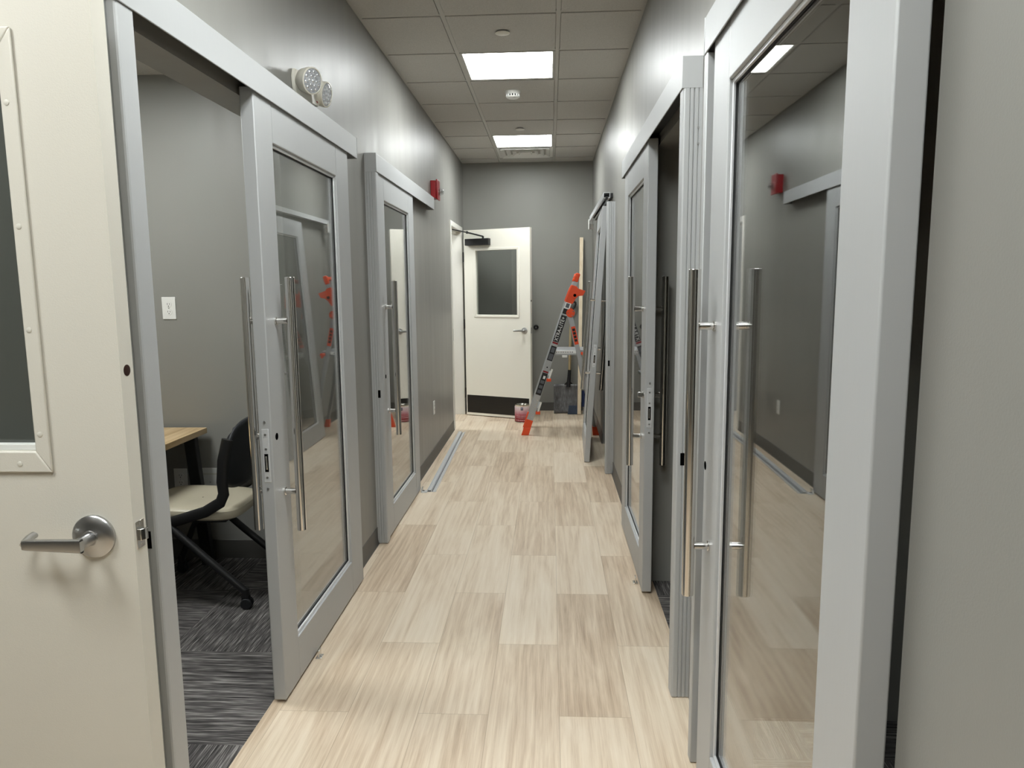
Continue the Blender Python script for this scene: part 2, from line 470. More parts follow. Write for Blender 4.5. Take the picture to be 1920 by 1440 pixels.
struct(MB().box(-1.62, -1.5, 1.55, 3.755, 0, ROOMC+0.1).build('wall_office_left', M['wall'], smooth=False))

# corridor ceiling: tiles dropped 5 mm below a T-bar grid
def ceiling(name, x0, x1, y0, y1, z, gx, gy):
    b = MB(); b.box(x0, x1, y0, y1, z+0.010, z+0.05)
    xs = [x0]+sorted(g for g in gx if x0 < g < x1)+[x1]; ys = [y0]+sorted(g for g in gy if y0 < g < y1)+[y1]
    for xa, xb in zip(xs, xs[1:]):
        for ya, yb in zip(ys, ys[1:]):
            if name == 'ceiling' and abs(xa-G0) < 1e-3 and abs(xb-G0-T) < 1e-3 and any(abs(ya-q) < 1e-3 for q in LIGHTS+[VENT]): continue
            m = 0.0145
            if xb-xa > 0.05 and yb-ya > 0.05: b.box(xa+m, xb-m, ya+m, yb-m, z-0.004, z+0.010)
    c = struct(b.build(name, M['ceiling'], smooth=False))
    g = MB(); hw = 0.0118
    for x in xs[1:-1]: g.box(x-hw, x+hw, y0, y1, z, z+0.010)
    for i, y in enumerate(ys[1:-1]):
        for xa, xb in zip(xs, xs[1:]): g.box(xa+hw, xb-hw, y-hw, y+hw, z+0.0005, z+0.010)
    g.box(x0, x0+0.02, y0, y1, z-0.001, z+0.010); g.box(x1-0.02, x1, y0, y1, z-0.001, z+0.010)
    g.box(x0, x1, y1-0.02, y1, z-0.0015, z+0.010)
    g.build('ceiling_grid', M['grid'], c, smooth=False)
    return c
ROWS = [R0+k*T for k in range(-12, 8)]
LIGHTS = [R0+T, R0+5*T, R0-4*T, R0-7*T]
VENT = R0+6*T
ceiling('ceiling', WL, WR, YB, YF, CEIL, [G0, G0+T], ROWS)
struct(MB().box(-2.6, WL, YB, 1.47, CEIL, CEIL+0.05).build('ceiling_hall', M['ceiling'], smooth=False))
ceiling('ceiling_left_room', -1.5, WL-0.12, 1.55, 3.755, ROOMC, [-0.75, -1.36], [3.30, 2.69, 2.08])
struct(MB().box(-2.6, WL-0.12, 3.87, 8.5, ROOMC, ROOMC+0.05).build('ceiling_left_store', M['ceiling'], smooth=False))
struct(MB().box(WR+0.12, 3.3, YB, YF, ROOMC, ROOMC+0.05).build('ceiling_right_room', M['ceiling'], smooth=False))

# rubber cove base
def base_y(name, face, sgn, y0, y1):
    b = MB(); x = face
    b.prism([(x, 0.0), (x+sgn*0.012, 0.0), (x+sgn*0.006, 0.012), (x+sgn*0.0035, 0.03), (x+sgn*0.003, 0.098), (x, 0.10)], 'y', y0, y1)
    return struct(b.build(name, M['base']))
base_y('baseboard_left', WL, 1, 2.733, 3.995)
base_y('baseboard_left', WL, 1, 5.11, 7.364)
base_y('baseboard_right', WR, -1, 3.51, 5.585)
base_y('baseboard_right', WR, -1, 6.70, YF-0.012)
base_y('baseboard_right', WR, -1, YB, 0.975)
struct(MB().box(WL+0.01, WR-0.012, YF-0.006, YF, 0, 0.10).build('baseboard_end', M['base'], bevel=0.002))
struct(MB().box(-1.49, WL-0.125, 3.749, 3.755, 0, 0.105).build('baseboard_office', M['base'], bevel=0.002))
struct(MB().box(WL-0.122, WL+0.003, 2.727, 2.733, 0, 0.10).build('baseboard_return', M['base'], bevel=0.002))
struct(MB().box(WR+0.12, 3.2, 3.526, 3.532, 0, 0.10).build('baseboard_right_room', M['base'], bevel=0.002))

# fluted aluminium jamb posts (end face grooved)
def post(y0, y1, side, label, hole_near=True):
    xw = WL if side > 0 else WR
    d = 0.062
    n0 = [(0, 0), (0.010, 0), (0.011, 0.003), (0.013, 0.003), (0.014, 0), (0.024, 0), (0.025, 0.004), (0.028, 0.004), (0.029, 0), (0.038, 0), (0.039, 0.003), (0.041, 0.003), (0.042, 0), (0.056, 0)]
    poly = [(xw+side*n, y0+dy) for n, dy in n0] + [(xw+side*(d-0.002), y0+0.002), (xw+side*d, y0+0.006), (xw+side*d, y1), (xw, y1)]
    o = MB().prism(poly, 'z', 0.003, 2.1035).build('trim_%d' % post.n, M['alu'], smooth=False)
    post.n += 1
    struct(o, label, 'door jamb')
    xm = xw+side*0.040
    h = MB(); h.box(xm-0.0075, xm+0.0075, y0-0.0006, y0+0.004, 0.858, 0.902); h.build('strike_slot', M['hole'], o, bevel=0.001)
    for z in (1.40, 1.93, 1.98):
        MB().cyl((xw+side*0.012, y0-0.0008, z), (xw+side*0.012, y0+0.003, z), 0.004, 10).build('screw', M['brushed'], o)
    return o
post.n = 1
post(1.622, 1.688, 1, 'aluminium door jamb beside the cream lever door')
post(3.997, 4.055, 1, 'grooved aluminium jamb of the closed far-left sliding door')
post(2.455, 2.515, -1, 'grooved aluminium jamb on the near side of the dark gap')
post(5.585, 5.65, -1, 'aluminium jamb behind the loose leaning door panel')
o = MB().box(1.428, 1.490, 2.092, 2.128, 0.003, 2.1035).build('trim_5', M['alu'], bevel=0.003)
struct(o, 'thin aluminium jamb beside the large glass door on the right', 'door jamb')

# ------------------------------------------------------------------ sliding doors
def sliding_door(root, w, h, side, du, sl=0.150, sf=0.165, tr=0.150, br=0.165, thumb=False, hole_u=0.044, handles=(1, -1)):
    """local axes: x = normal, y = along the wall. side = corridor normal sign, du = direction from lock edge. root at lock edge, floor gap below, mid-thickness."""
    th = 0.0225
    def bx(b, u0, u1, n0, n1, z0, z1): b.box(side*n0, side*n1, du*u0, du*u1, z0, z1); return b
    f = MB()
    bx(f, 0, sl, -th, th, 0, h); bx(f, w-sf, w, -th, th, 0, h)
    bx(f, sl+0.0006, w-sf-0.0006, -th+0.0003, th-0.0003, h-tr, h); bx(f, sl+0.0006, w-sf-0.0006, -th+0.0003, th-0.0003, 0, br)
    fr = f.build('frame', M['alu'], root, bevel=0.0035, seg=3, local=True)
    g0, g1, z0, z1 = sl, w-sf, br, h-tr
    def ring(mat, name, inset, wd, n0, n1, bev, parent):
        b = MB(); a0, a1, c0, c1 = g0+inset, g1-inset, z0+inset, z1-inset
        bx(b, a0, a0+wd, n0, n1, c0, c1); bx(b, a1-wd, a1, n0, n1, c0, c1)
        bx(b, a0+wd, a1-wd, n0, n1, c0, c0+wd); bx(b, a0+wd, a1-wd, n0, n1, c1-wd, c1)
        return b.build(name, mat, parent, bevel=bev, local=True)
    for s in (1, -1):
        ring(M['aluedge'], 'glazing_bead', 0.0004, 0.010, s*0.006, s*0.0130, 0.0012, root)
        ring(M['gasket'], 'gasket', 0.0004, 0.0125, s*0.0034, s*0.0058, 0.0, root)
    for n in (-0.0032, 0.0002):
        b = MB(); bx(b, g0+0.001, g1-0.001, n, n+0.003, z0+0.001, z1-0.001)
        b.build('glass', M['glass'], root, smooth=False, local=True)
    for s in handles:
        b = MB(); u = 0.092; n = s*(th+0.056)
        b.cyl((side*n, du*u, 0.605), (side*n, du*u, 1.506), 0.0165, 28)
        hd = b.build('handle', M['chrome'], root, bevel=0.0015, local=True)
        for z in (0.748, 1.356):
            b = MB(); b.lathe((side*s*(th-0.0005), du*u, z), (side*s, 0, 0), [(0.0145, 0), (0.0145, 0.005), (0.0105, 0.0065), (0.0105, 0.042)], 20)
            b.build('standoff', M['chrome'], hd, local=True)
    # lock face on the edge
    b = MB(); bx(b, -0.0015, 0.001, -0.012, 0.012, 0.805, 0.992)
    lk = b.build('lock_plate', M['aluedge'], root, bevel=0.0015, local=True)
    b = MB(); bx(b, -0.0022, 0.0, -0.0065, 0.0065, 0.842, 0.905); b.build('bolt_slot', M['hole'], lk, local=True)
    b = MB(); bx(b, -0.004, -0.001, -0.003, 0.003, 0.850, 0.897); b.build('lock_bolt', M['chrome'], lk, bevel=0.001, local=True)
    for z in (0.822, 0.922, 0.972, 1.016, 0.782):
        b = MB(); b.cyl((0, -du*0.0028, z), (0, du*0.001, z), 0.0042, 12); b.build('screw', M['brushed'], lk, local=True)
    b = MB()
    if thumb:
        for s in (1, -1):
            b = MB(); b.lathe((side*s*(th-0.001), du*hole_u, 0.957), (side*s, 0, 0), [(0.016, 0), (0.016, 0.006), (0.013, 0.008), (0.013, 0.028), (0.011, 0.030)], 20)
            b.build('thumb_turn', M['chrome'], root, local=True)
    else:
        for s in (1, -1):
            b = MB(); b.lathe((side*s*(th-0.004), du*hole_u, 0.957), (side*s, 0, 0), [(0.0125, 0), (0.0125, 0.0046)], 20)
            if s > 0: b.build('key_hole', M['hole'], root, local=True)
            else:
                b = MB(); b.lathe((side*s*(th-0.001), du*hole_u, 0.957), (side*s, 0, 0), [(0.015, 0), (0.015, 0.006), (0.011, 0.008), (0.011, 0.024)], 20)
                b.build('thumb_turn', M['chrome'], root, local=True)
    return root

r = empty('door_1', (0.0255, 2.373, 0.010))
sliding_door(r, 1.088, 2.112, 1, 1, sf=0.19)
struct(r, 'partly open glass sliding door in front of the office with the chair', 'sliding door')
r = empty('door_2', (0.0255, 4.060, 0.010))
sliding_door(r, 1.043, 2.112, 1, 1, sl=0.145)
struct(r, 'closed glass sliding door on the left wall, beside the red alarm', 'sliding door')
r = empty('door_3', (1.459, 3.342, 0.010))
sliding_door(r, 1.00, 2.112, -1, 1, sl=0.150, thumb=True, hole_u=0.030)
struct(r, 'half open glass sliding door beside the dark gap in the right wall', 'sliding door')
r = empty('door_4', (1.459, 2.040, 0.010))
sliding_door(r, 1.050, 2.112, -1, -1, sl=0.165, sf=0.155, hole_u=0.018)
struct(r, 'large glass sliding door closest to the camera, reflecting the corridor', 'sliding door')

# loose leaning panel (leans with its top towards the right wall)
lean = math.asin(0.142/2.12)
r = empty('sliding_door', (1.305, 5.965, 0.004), (0, lean, math.radians(-1.6)))
sliding_door(r, 1.05, 2.112, -1, 1, hole_u=0.03)
tag(r, 'loose aluminium glass door panel leaning against the right wall beside the ladder', 'door panel', kind='thing')

# headers over the sliding doors
def header(name, y0, y1, side, label):
    xw = WL if side > 0 else WR
    fx = 0.058+abs(WL) if side > 0 else 0.066
    b = MB(); z0, z1 = 2.104, 2.201
    def bx(n0, n1, ya, yb, za, zb): b.box(xw+side*n0, xw+side*n1, ya, yb, za, zb)
    bx(fx-0.004, fx, y0, y1, z0, z1); bx(0.0005, fx-0.0042, y0, y1, z1-0.004, z1)
    o = empty(name, (xw+side*fx/2, (y0+y1)/2, z0))
    b.build('cover', M['alu'], o, bevel=0.0018)
    for ya in (y0-0.0035, y1+0.0003):
        e = MB(); e.box(xw+side*0.0005, xw+side*(fx+0.001), ya, ya+0.0032, z0-0.001, z1+0.001); e.build('end_cap', M['alu'], o, bevel=0.001)
    t = MB(); t.box(xw+side*0.002, xw+side*0.050, y0+0.01, y1-0.01, 2.145, 2.185); t.build('track', M['black'], o)
    tag(o, label, 'door header')
    return o
header('door_header', 1.622, 3.605, 1, 'long aluminium header under the twin-head emergency light')
header('door_header', 4.000, 5.985, 1, 'aluminium header ending at the red fire alarm')
header('door_header', 2.458, 4.43, -1, 'aluminium header over the dark gap in the right wall')
header('door_header', 0.125, 2.122, -1, 'aluminium header over the large door closest to the camera')

# bare track over the leaning panel
o = empty('door_track', (1.445, 6.8, 2.15))
b = MB(); x0, x1, ya, yb, z0, z1 = 1.418, 1.470, 5.80, 7.80, 2.153, 2.196
for q in ((x0, x0+0.004, z0, z1), (x1-0.004, x1, z0, z1), (x0+0.0042, x1-0.0042, z1-0.004, z1), (x0+0.0042, x0+0.016, z0, z0+0.004), (x1-0.016, x1-0.0042, z0, z0+0.004)):
    b.box(q[0], q[1], ya, yb, q[2], q[3])
b.build('rail', M['aluedge'], o, bevel=0.0008)
MB().box(x0+0.0045, x1-0.0045, ya+0.02, yb-0.02, z1-0.016, z1-0.0045).build('rail_lining', M['black'], o)
MB().box(1.4705, 1.4915, ya, yb, 2.158, 2.19).build('wall_bracket', M['black'], o)
b = MB(); b.box(x0+0.012, x1-0.012, ya+0.03, ya+0.13, z0-0.001, z0+0.024); b.build('carrier', M['black'], o, bevel=0.002)
b = MB(); b.box(1.405, 1.4115, yb-0.10, yb+0.0, 2.065, 2.165); b.box(1.4116, 1.46, yb-0.006, yb, 2.065, 2.12); b.build('end_bracket', M['white'], o, bevel=0.001)
tag(o, 'bare black and silver sliding track above the leaning door panel', 'door track')

# floor guides
def floor_guide(x, y, s, label):
    b = MB(); b.box(x-0.012, x+0.012, y-0.018, y+0.018, 0.0005, 0.003); b.box(x-0.002, x+0.003, y-0.016, y+0.016, 0.003, 0.032)
    o = b.build('floor_guide', M['chrome'], bevel=0.0012)
    tag(o, label, 'door guide', 'steel guides at the foot of the sliding doors')
floor_guide(0.064, 2.70, 1, 'small steel guide at the foot of the office sliding door')
floor_guide(0.066, 5.085, 1, 'small steel guide at the near end of the floor channel')
floor_guide(1.421, 3.48, -1, 'small steel guide at the foot of the half open right door')

# ------------------------------------------------------------------ cream lever door at the left edge
r = empty('door_5', (-0.30, 1.40, 0.008))
DX0, DX1, DY0, DY1 = -0.755, 0.1465, 1.380, 1.4245
LX0, LX1, LZ0, LZ1 = -0.60, -0.040, 1.155, 1.925
b = MB()
for q in ((DX0, LX0, 0.008, 2.13), (LX1, DX1, 0.008, 2.13), (LX0, LX1, 0.008, LZ0), (LX0, LX1, LZ1, 2.13)):
    b.box(q[0], q[1], DY0, DY1, q[2], q[3])
b.build('leaf', M['doorwhite'], r, smooth=False)
b = MB(); e = 0.031
for ys in ((DY0-0.007, DY0-0.0002), (DY1+0.0002, DY1+0.007)): mitre(b, LX0, LX1, LZ0, LZ1, e, 0.044, 0.042, ys[0], ys[1])
lf = b.build('lite_frame', M['doorwhite'], r, bevel=0.003)
b = MB(); b.box(LX0, LX1, DY0+0.004, DY0+0.0235, LZ0, LZ0+0.012); b.build('glazing_stop', M['white'], lf, bevel=0.001)
for x, z in ((LX1+0.012, 1.83), (LX1+0.012, 1.60), (LX1+0.012, 1.40), (LX1+0.013, 1.19), (-0.075, LZ0-0.026)):
    MB().lathe((x, DY0-0.0068, z), (0, -1, 0), [(0.0055, 0), (0.0055, 0.001), (0.003, 0.002)], 14).build('screw', M['ivory'], lf)
MB().box(LX0+0.001, LX1-0.001, DY0+0.024, DY0+0.030, LZ0+0.001, LZ1-0.001).build('glass', M['liteglass'], r, smooth=False)
MB().box(LX0-0.02, LX1+0.02, DY1+0.009, DY1+0.012, LZ0-0.02, LZ1+0.02).build('shade_sheet', simple('grey_shade_sheet', srgb(128, 126, 122), 0.6, bump=(50, 0.02, 0.001)), r)  # added grey sheet gives the glass the tone of the shaded wall behind
# lever set
LCX, LCZ = 0.064, 0.977
rose = MB().lathe((LCX, DY0, LCZ), (0, -1, 0), [(0.0445, 0), (0.0445, 0.006), (0.042, 0.009), (0.026, 0.014), (0.0165, 0.017), (0.0155, 0.019)], 40).build('lever_rose', M['brushed'], r)
b = MB(); b.cyl((LCX, DY0-0.017, LCZ), (LCX, DY0-0.066, LCZ), 0.0125, 24)
def lev(u, v):
    x = LCX+0.014-u*0.122; z = LCZ+0.001
    a = 2*math.pi*v; hw = 0.0140-0.0035*u; ty = 0.0065
    if u > 0.97: hw *= 0.9
    y = DY0-0.064+0.004*u
    c, s = math.cos(a), math.sin(a)
    return (x, y+ty*math.copysign(abs(c)**0.5, c), z+hw*math.copysign(abs(s)**0.5, s))
b.grid(lev, 16, 25)
b.box(LCX+0.0138, LCX+0.0145, DY0-0.070, DY0-0.058, LCZ-0.0095, LCZ+0.011)
b.tube([(LCX-0.106, DY0-0.060, LCZ+0.001), (LCX-0.109, DY0-0.052, LCZ+0.004), (LCX-0.110, DY0-0.040, LCZ+0.008), (LCX-0.1095, DY0-0.026, LCZ+0.010)], 0.0085, 12, 0.8)
b.build('lever', M['brushed'], rose)
lp = MB().box(DX1-0.0005, DX1+0.0015, DY0+0.0075, DY0+0.036, 0.945, 1.003).build('latch_plate', M['chrome'], r, bevel=0.0008)
b = MB(); b.prism([(DX1, DY0+0.014), (DX1+0.006, DY0+0.014), (DX1+0.013, DY0+0.026), (DX1+0.013, DY0+0.030), (DX1, DY0+0.030)], 'z', 0.962, 0.986)
b.build('latch_bolt', M['chrome'], lp, bevel=0.0008)
for z in (0.951, 0.997): MB().cyl((DX1+0.0013, DY0+0.0215, z), (DX1+0.0022, DY0+0.0215, z), 0.003, 10).build('screw', M['brushed'], lp)
MB().lathe((DX1-0.001, DY0+0.022, 1.316), (1, 0, 0), [(0.0115, 0), (0.0115, 0.0016), (0.009, 0.0022)], 20).build('hole_plug', M['brown'], r)
struct(r, 'cream steel door with lever handle standing open at the left edge', 'door')

# ------------------------------------------------------------------ white door and frame at the far end
b = MB()
xa, xb = WL-0.13, WL+0.012
b.box(xa, xb, 7.365, 7.424, 0, 2.148); b.box(xa, xb, 8.286, 8.345, 0, 2.148); b.box(xa, xb, 7.4242, 8.2858, 2.096, 2.148)
b.box(xa+0.03, xa+0.075, 7.4242, 7.437, 0, 2.0958); b.box(xa+0.03, xa+0.075, 7.4372, 8.2858, 2.081, 2.0958)
o = b.build('trim_6', M['frame'], bevel=0.002)
struct(o, 'white steel door frame around the doorway at the far end', 'door frame')
MB().box(xb-0.0006, xb+0.0012, 7.385, 7.41, 0.93, 1.05).build('strike_plate', M['brushed'], o)

HX, HY = 0.030, 8.236; LXW, LYW = 0.785, 7.905
du = Vector((LXW-HX, LYW-HY, 0)); DW = du.length; ang = math.atan2(du.y, du.x)
r = empty('door_6', (HX, HY, 0.010), (0, 0, ang))
TH = 0.044; DH = 2.098
U0, U1, Z0, Z1 = 0.150, 0.665, 1.155, 1.868      # window
b = MB()
for q in ((0, U0, 0, DH), (U1, DW, 0, DH), (U0, U1, 0, Z0), (U0, U1, Z1, DH)): b.box(q[0], q[1], 0, TH, q[2], q[3])
b.build('leaf', M['doorcream'], r, smooth=False, local=True)
b = MB(); e = 0.028
for ys in ((-0.007, -0.0002), (TH+0.0002, TH+0.007)): mitre(b, U0, U1, Z0, Z1, e, e, e, ys[0], ys[1])
b.build('lite_frame', M['doorcream'], r, bevel=0.003, local=True)
MB().box(U0+0.001, U1-0.001, 0.019, 0.025, Z0+0.001, Z1-0.001).build('glass', M['liteglass'], r, smooth=False, local=True)
MB().box(0.012, DW-0.022, -0.0015, -0.0002, 0.028, 0.232).build('kick_plate', M['bronze'], r, local=True)
rose = MB().lathe((DW-0.072, 0, 0.985), (0, -1, 0), [(0.034, 0), (0.034, 0.006), (0.02, 0.012), (0.0135, 0.014)], 28).build('lever_rose', M['brushed'], r, local=True)
b = MB(); b.cyl((DW-0.072, -0.012, 0.985), (DW-0.072, -0.060, 0.985), 0.0115, 18)
b.tube([(DW-0.062, -0.056, 0.985), (DW-0.09, -0.058, 0.986), (DW-0.14, -0.058, 0.985), (DW-0.18, -0.056, 0.984)], 0.0115, 12, 0.6, (0, 0, 1))
b.build('lever', M['brushed'], rose, local=True)
MB().box(DW-0.0005, DW+0.0012, 0.008, 0.036, 0.955, 1.02).build('latch_plate', M['brushed'], r, local=True)
MB().lathe((DW-0.001, 0.022, 1.31), (1, 0, 0), [(0.011, 0), (0.011, 0.002)], 16).build('hole_plug', M['black'], r, local=True)
for z in (1.80, 1.05, 0.26):
    b = MB(); b.cyl((-0.008, -0.004, z-0.055), (-0.008, -0.004, z+0.055), 0.0075, 14); b.box(-0.0065, -0.0005, 0.0, 0.03, z-0.055, z+0.055)
    b.build('hinge', M['black'], r, local=True)
# closer
cl = MB().box(0.045, 0.345, -0.060, -0.0005, 1.925, 1.998).build('door_closer', M['black'], r, bevel=0.005, local=True)
b = MB(); b.cyl((0.265, -0.03, 1.998), (0.265, -0.03, 2.022), 0.012, 14)
inv = r.matrix_basis.inverted()
pk = inv @ Vector((0.10, 7.96, 2.065)); pj = inv @ Vector((-0.012, 7.63, 2.072))
b.tube([(0.265, -0.03, 2.020), pk], 0.0085, 10); b.tube([pk, pj], 0.007, 10)
b.cyl(pk-Vector((0, 0, 0.014)), pk+Vector((0, 0, 0.014)), 0.011, 12)
b.build('closer_arm', M['black'], cl, local=True)
struct(r, 'cream door with a window and black kick plate standing ajar at the end', 'door')

# ------------------------------------------------------------------ ceiling fixtures
def ceiling_light(y, label, gx=G0, cz=CEIL):
    x0, x1, y0, y1 = gx+0.013, gx+T-0.013, y+0.013, y+T-0.013
    o = empty('ceiling_light', ((x0+x1)/2, (y0+y1)/2, cz-0.002))
    b = MB(); e = 0.016; za, zb = cz-0.003, cz+0.009
    b.box(x0, x1, y0, y0+e, za, zb); b.box(x0, x1, y1-e, y1, za, zb); b.box(x0, x0+e, y0+e+0.0002, y1-e-0.0002, za, zb); b.box(x1-e, x1, y0+e+0.0002, y1-e-0.0002, za, zb)
    b.build('light_frame', M['grid'], o, bevel=0.001)
    MB().box(x0+e, x1-e, y0+e, y1-e, cz+0.001, cz+0.005).build('diffuser', M['panel'], o, smooth=False)
    tag(o, label, 'ceiling light', 'square ceiling light panels')
ceiling_light(LIGHTS[0], 'lit square ceiling panel between the sprinkler cover and smoke detector')
ceiling_light(LIGHTS[1], 'lit square ceiling panel beside the louvred air vent')
ceiling_light(LIGHTS[2], 'lit square ceiling panel over the near sliding doors, out of frame')
ceiling_light(LIGHTS[3], 'lit square ceiling panel above the camera, out of frame')

ceiling_light(7.45, 'lit square ceiling panel in the store room behind the white door frame, out of frame', -1.35, ROOMC-0.015)
ceiling_light(0.25, 'lit square ceiling panel added in the side hall to brighten the near doors, out of frame', -0.85, CEIL-0.009)  # unseen panel, added to brighten the near doors and right wall
ceiling_light(2.38, 'lit square ceiling panel in the office above the desk, out of frame', -1.36, ROOMC-0.015)

def sprinkler(x, y, gap, label):
    o = empty('sprinkler_cover', (x, y, CEIL-0.004))
    MB().lathe((x, y, CEIL-0.004-gap), (0, 0, -1), [(0.040, 0), (0.041, 0.001), (0.040, 0.0025), (0.034, 0.004)], 32).build('cover_disc', M['ivory'], o)
    MB().cyl((x, y, CEIL-0.0035), (x, y, CEIL-0.004-gap), 0.030, 24).build('cup', M['brushed'] if gap > 0.006 else M['ivory'], o)
    tag(o, label, 'sprinkler', 'round sprinkler covers on the ceiling')
sprinkler(0.738, 4.25, 0.007, 'round ivory sprinkler cover on the tile above the larger lit panel')
sprinkler(0.735, 6.73, 0.012, 'round sprinkler cover with dark gap, above the smaller lit panel')

o = empty('smoke_detector', (0.733, 5.49, CEIL-0.004))
MB().lathe((0.733, 5.49, CEIL-0.004), (0, 0, -1), [(0.055, 0), (0.056, 0.008), (0.053, 0.022), (0.050, 0.026)], 36).build('base', M['white'], o)
MB().lathe((0.733, 5.49, CEIL-0.030), (0, 0, -1), [(0.040, 0), (0.041, 0.014)], 36).build('sensor_chamber', M['gasket'], o)
b = MB()
for k in range(14):
    a = 2*math.pi*k/14
    b.box(0.733+0.0455*math.cos(a)-0.005, 0.733+0.0455*math.cos(a)+0.005, 5.49+0.0455*math.sin(a)-0.005, 5.49+0.0455*math.sin(a)+0.005, CEIL-0.044, CEIL-0.030)
b.build('vent_ribs', M['white'], o)
MB().lathe((0.733, 5.49, CEIL-0.044), (0, 0, -1), [(0.050, 0), (0.049, 0.003), (0.040, 0.009), (0.020, 0.011)], 36).build('cap', M['white'], o)
tag(o, 'white round smoke detector on the tile between two lit panels', 'smoke detector')

# louvred diffuser
o = empty('air_vent', (G0+T/2, VENT+T/2, CEIL))
b = MB(); cx, cy = G0+T/2, VENT+T/2
def sqring(r0, r1, z0, z1, bb):
    vs = [];
    for rr, z in ((r0, z0), (r1, z1)):
        for sx, sy in ((-1,-1),(1,-1),(1,1),(-1,1)): vs.append((cx+sx*rr, cy+sy*rr, z))
    bb._add(vs, [(k, (k+1) % 4, 4+(k+1) % 4, 4+k) for k in range(4)])
sqring(0.292, 0.262, CEIL-0.001, CEIL-0.001, b)
fr = b.build('rim', M['white'], o, smooth=False, solid=0.003)
for k in range(4):
    b = MB(); sqring(0.258-0.062*k, 0.214-0.062*k, CEIL-0.012, CEIL+0.016, b)
    b.build('louvre', M['white'], o, smooth=False, solid=0.003)
MB().box(cx-0.29, cx+0.29, cy-0.29, cy+0.29, CEIL+0.030, CEIL+0.034).build('plenum', M['black'], o)
tag(o, 'square louvred air vent in the ceiling beside the end wall', 'air vent')

# ------------------------------------------------------------------ wall fixtures
def outlet(name, origin, ex, ez, n, w, h, kind, label, grp=None):
    """ex = horizontal unit on the wall, n = outward normal"""
    P = Vector(origin); ex, ez, n = Vector(ex), Vector(ez), Vector(n)
    o = empty(name, P)
    def bx(mb, u0, u1, v0, v1, d0, d1):
        pts = [P+ex*u+ez*v+n*d for d in (d0, d1) for u, v in ((u0, v0), (u1, v0), (u1, v1), (u0, v1))]
        mb._add(pts, [(0,3,2,1),(4,5,6,7),(0,1,5,4),(1,2,6,5),(2,3,7,6),(3,0,4,7)])
    b = MB(); bx(b, -w/2, w/2, -h/2, h/2, 0.0003, 0.005); b.build('cover_plate', M['white'], o, bevel=0.0018)
    if kind == 'duplex':
        for v in (0.02, -0.02):
            b = MB(); b.lathe(P+ez*v+n*0.0045, n, [(0.0165, 0), (0.0165, 0.002)], 24)
            rc = b.build('receptacle', M['white'], o)
            b = MB(); bx(b, -0.007, -0.005, v-0.002, v+0.007, 0.0062, 0.0068); bx(b, 0.005, 0.007, v-0.002, v+0.006, 0.0062, 0.0068)
            b.cyl(P+ez*(v-0.009)+n*0.0062, P+ez*(v-0.009)+n*0.0068, 0.0026, 10); b.build('slots', M['hole'], rc)
        MB().cyl(P+n*0.0048, P+n*0.0058, 0.003, 10).build('screw', M['brushed'], o)
    elif kind == 'decora':
        b = MB(); bx(b, -0.0165, 0.0165, -0.033, 0.033, 0.0045, 0.0065); rc = b.build('receptacle', M['white'], o, bevel=0.001)
        for v in (0.016, -0.018):
            b = MB(); bx(b, -0.008, -0.005, v-0.004, v+0.006, 0.0064, 0.0069); bx(b, 0.005, 0.008, v-0.004, v+0.006, 0.0064, 0.0069)
            b.build('slots', M['hole'], rc)
    else:
        b = MB(); b.cyl(P+ez*(-0.02)+n*0.0048, P+ez*(-0.02)+n*0.0058, 0.004, 12); b.build('screw', M['brushed'], o)
        b = MB(); bx(b, -w/2+0.012, w/2-0.012, 0.022, 0.030, 0.0048, 0.0056); b.build('plate_rib', M['ivory'], o)
    tag(o, label, 'outlet', grp)
RW = 3.755
outlet('wall_outlet', (-1.022, RW, 1.380), (1, 0, 0), (0, 0, 1), (0, -1, 0), 0.074, 0.118, 'duplex', 'white duplex outlet high on the office wall above the desk')
outlet('wall_outlet', (-1.025, RW, 0.448), (1, 0, 0), (0, 0, 1), (0, -1, 0), 0.074, 0.118, 'duplex', 'white duplex outlet low under the desk')
outlet('wall_plate', (-0.860, RW, 0.452), (1, 0, 0), (0, 0, 1), (0, -1, 0), 0.118, 0.118, 'blank', 'wide white wall plate behind the chair back')
outlet('wall_outlet', (WL, 6.12, 0.445), (0, 1, 0), (0, 0, 1), (1, 0, 0), 0.072, 0.117, 'decora', 'white outlet low on the corridor wall above the floor channel')

# emergency light
o = empty('emergency_light', (WL, 2.98, 2.21))
bd = MB(); ey, ez_ = 2.965, 2.272
poly = [(2.912, 2.330), (2.900, 2.300), (2.902, 2.262), (2.925, 2.235), (2.965, 2.209), (3.05, 2.215), (3.11, 2.250), (3.12, 2.30), (3.10, 2.335)]
bd.prism(poly, 'x', WL+0.0005, WL+0.014)
n_ = len(poly); back = [(WL+0.0142, 3.01+(p-3.01)*0.97, 2.271+(q-2.271)*0.97) for p, q in poly]
front = [(WL+0.058, max(p, 2.957+0.25*(p-2.90)) if p < 2.97 else min(p, 3.095), 2.271+(q-2.271)*(0.80 if q > 2.271 else 0.97)) for p, q in poly]
bd._add(back+front, [(k, (k+1) % n_, n_+(k+1) % n_, n_+k) for k in range(n_)]+[tuple(range(n_-1, -1, -1)), tuple(range(n_, 2*n_))])
bd.build('housing', M['ivory'], o, bevel=0.004, seg=3)
MB().box(WL+0.0578, WL+0.0592, 3.025, 3.040, 2.228, 2.234).build('test_button', M['red'], o)
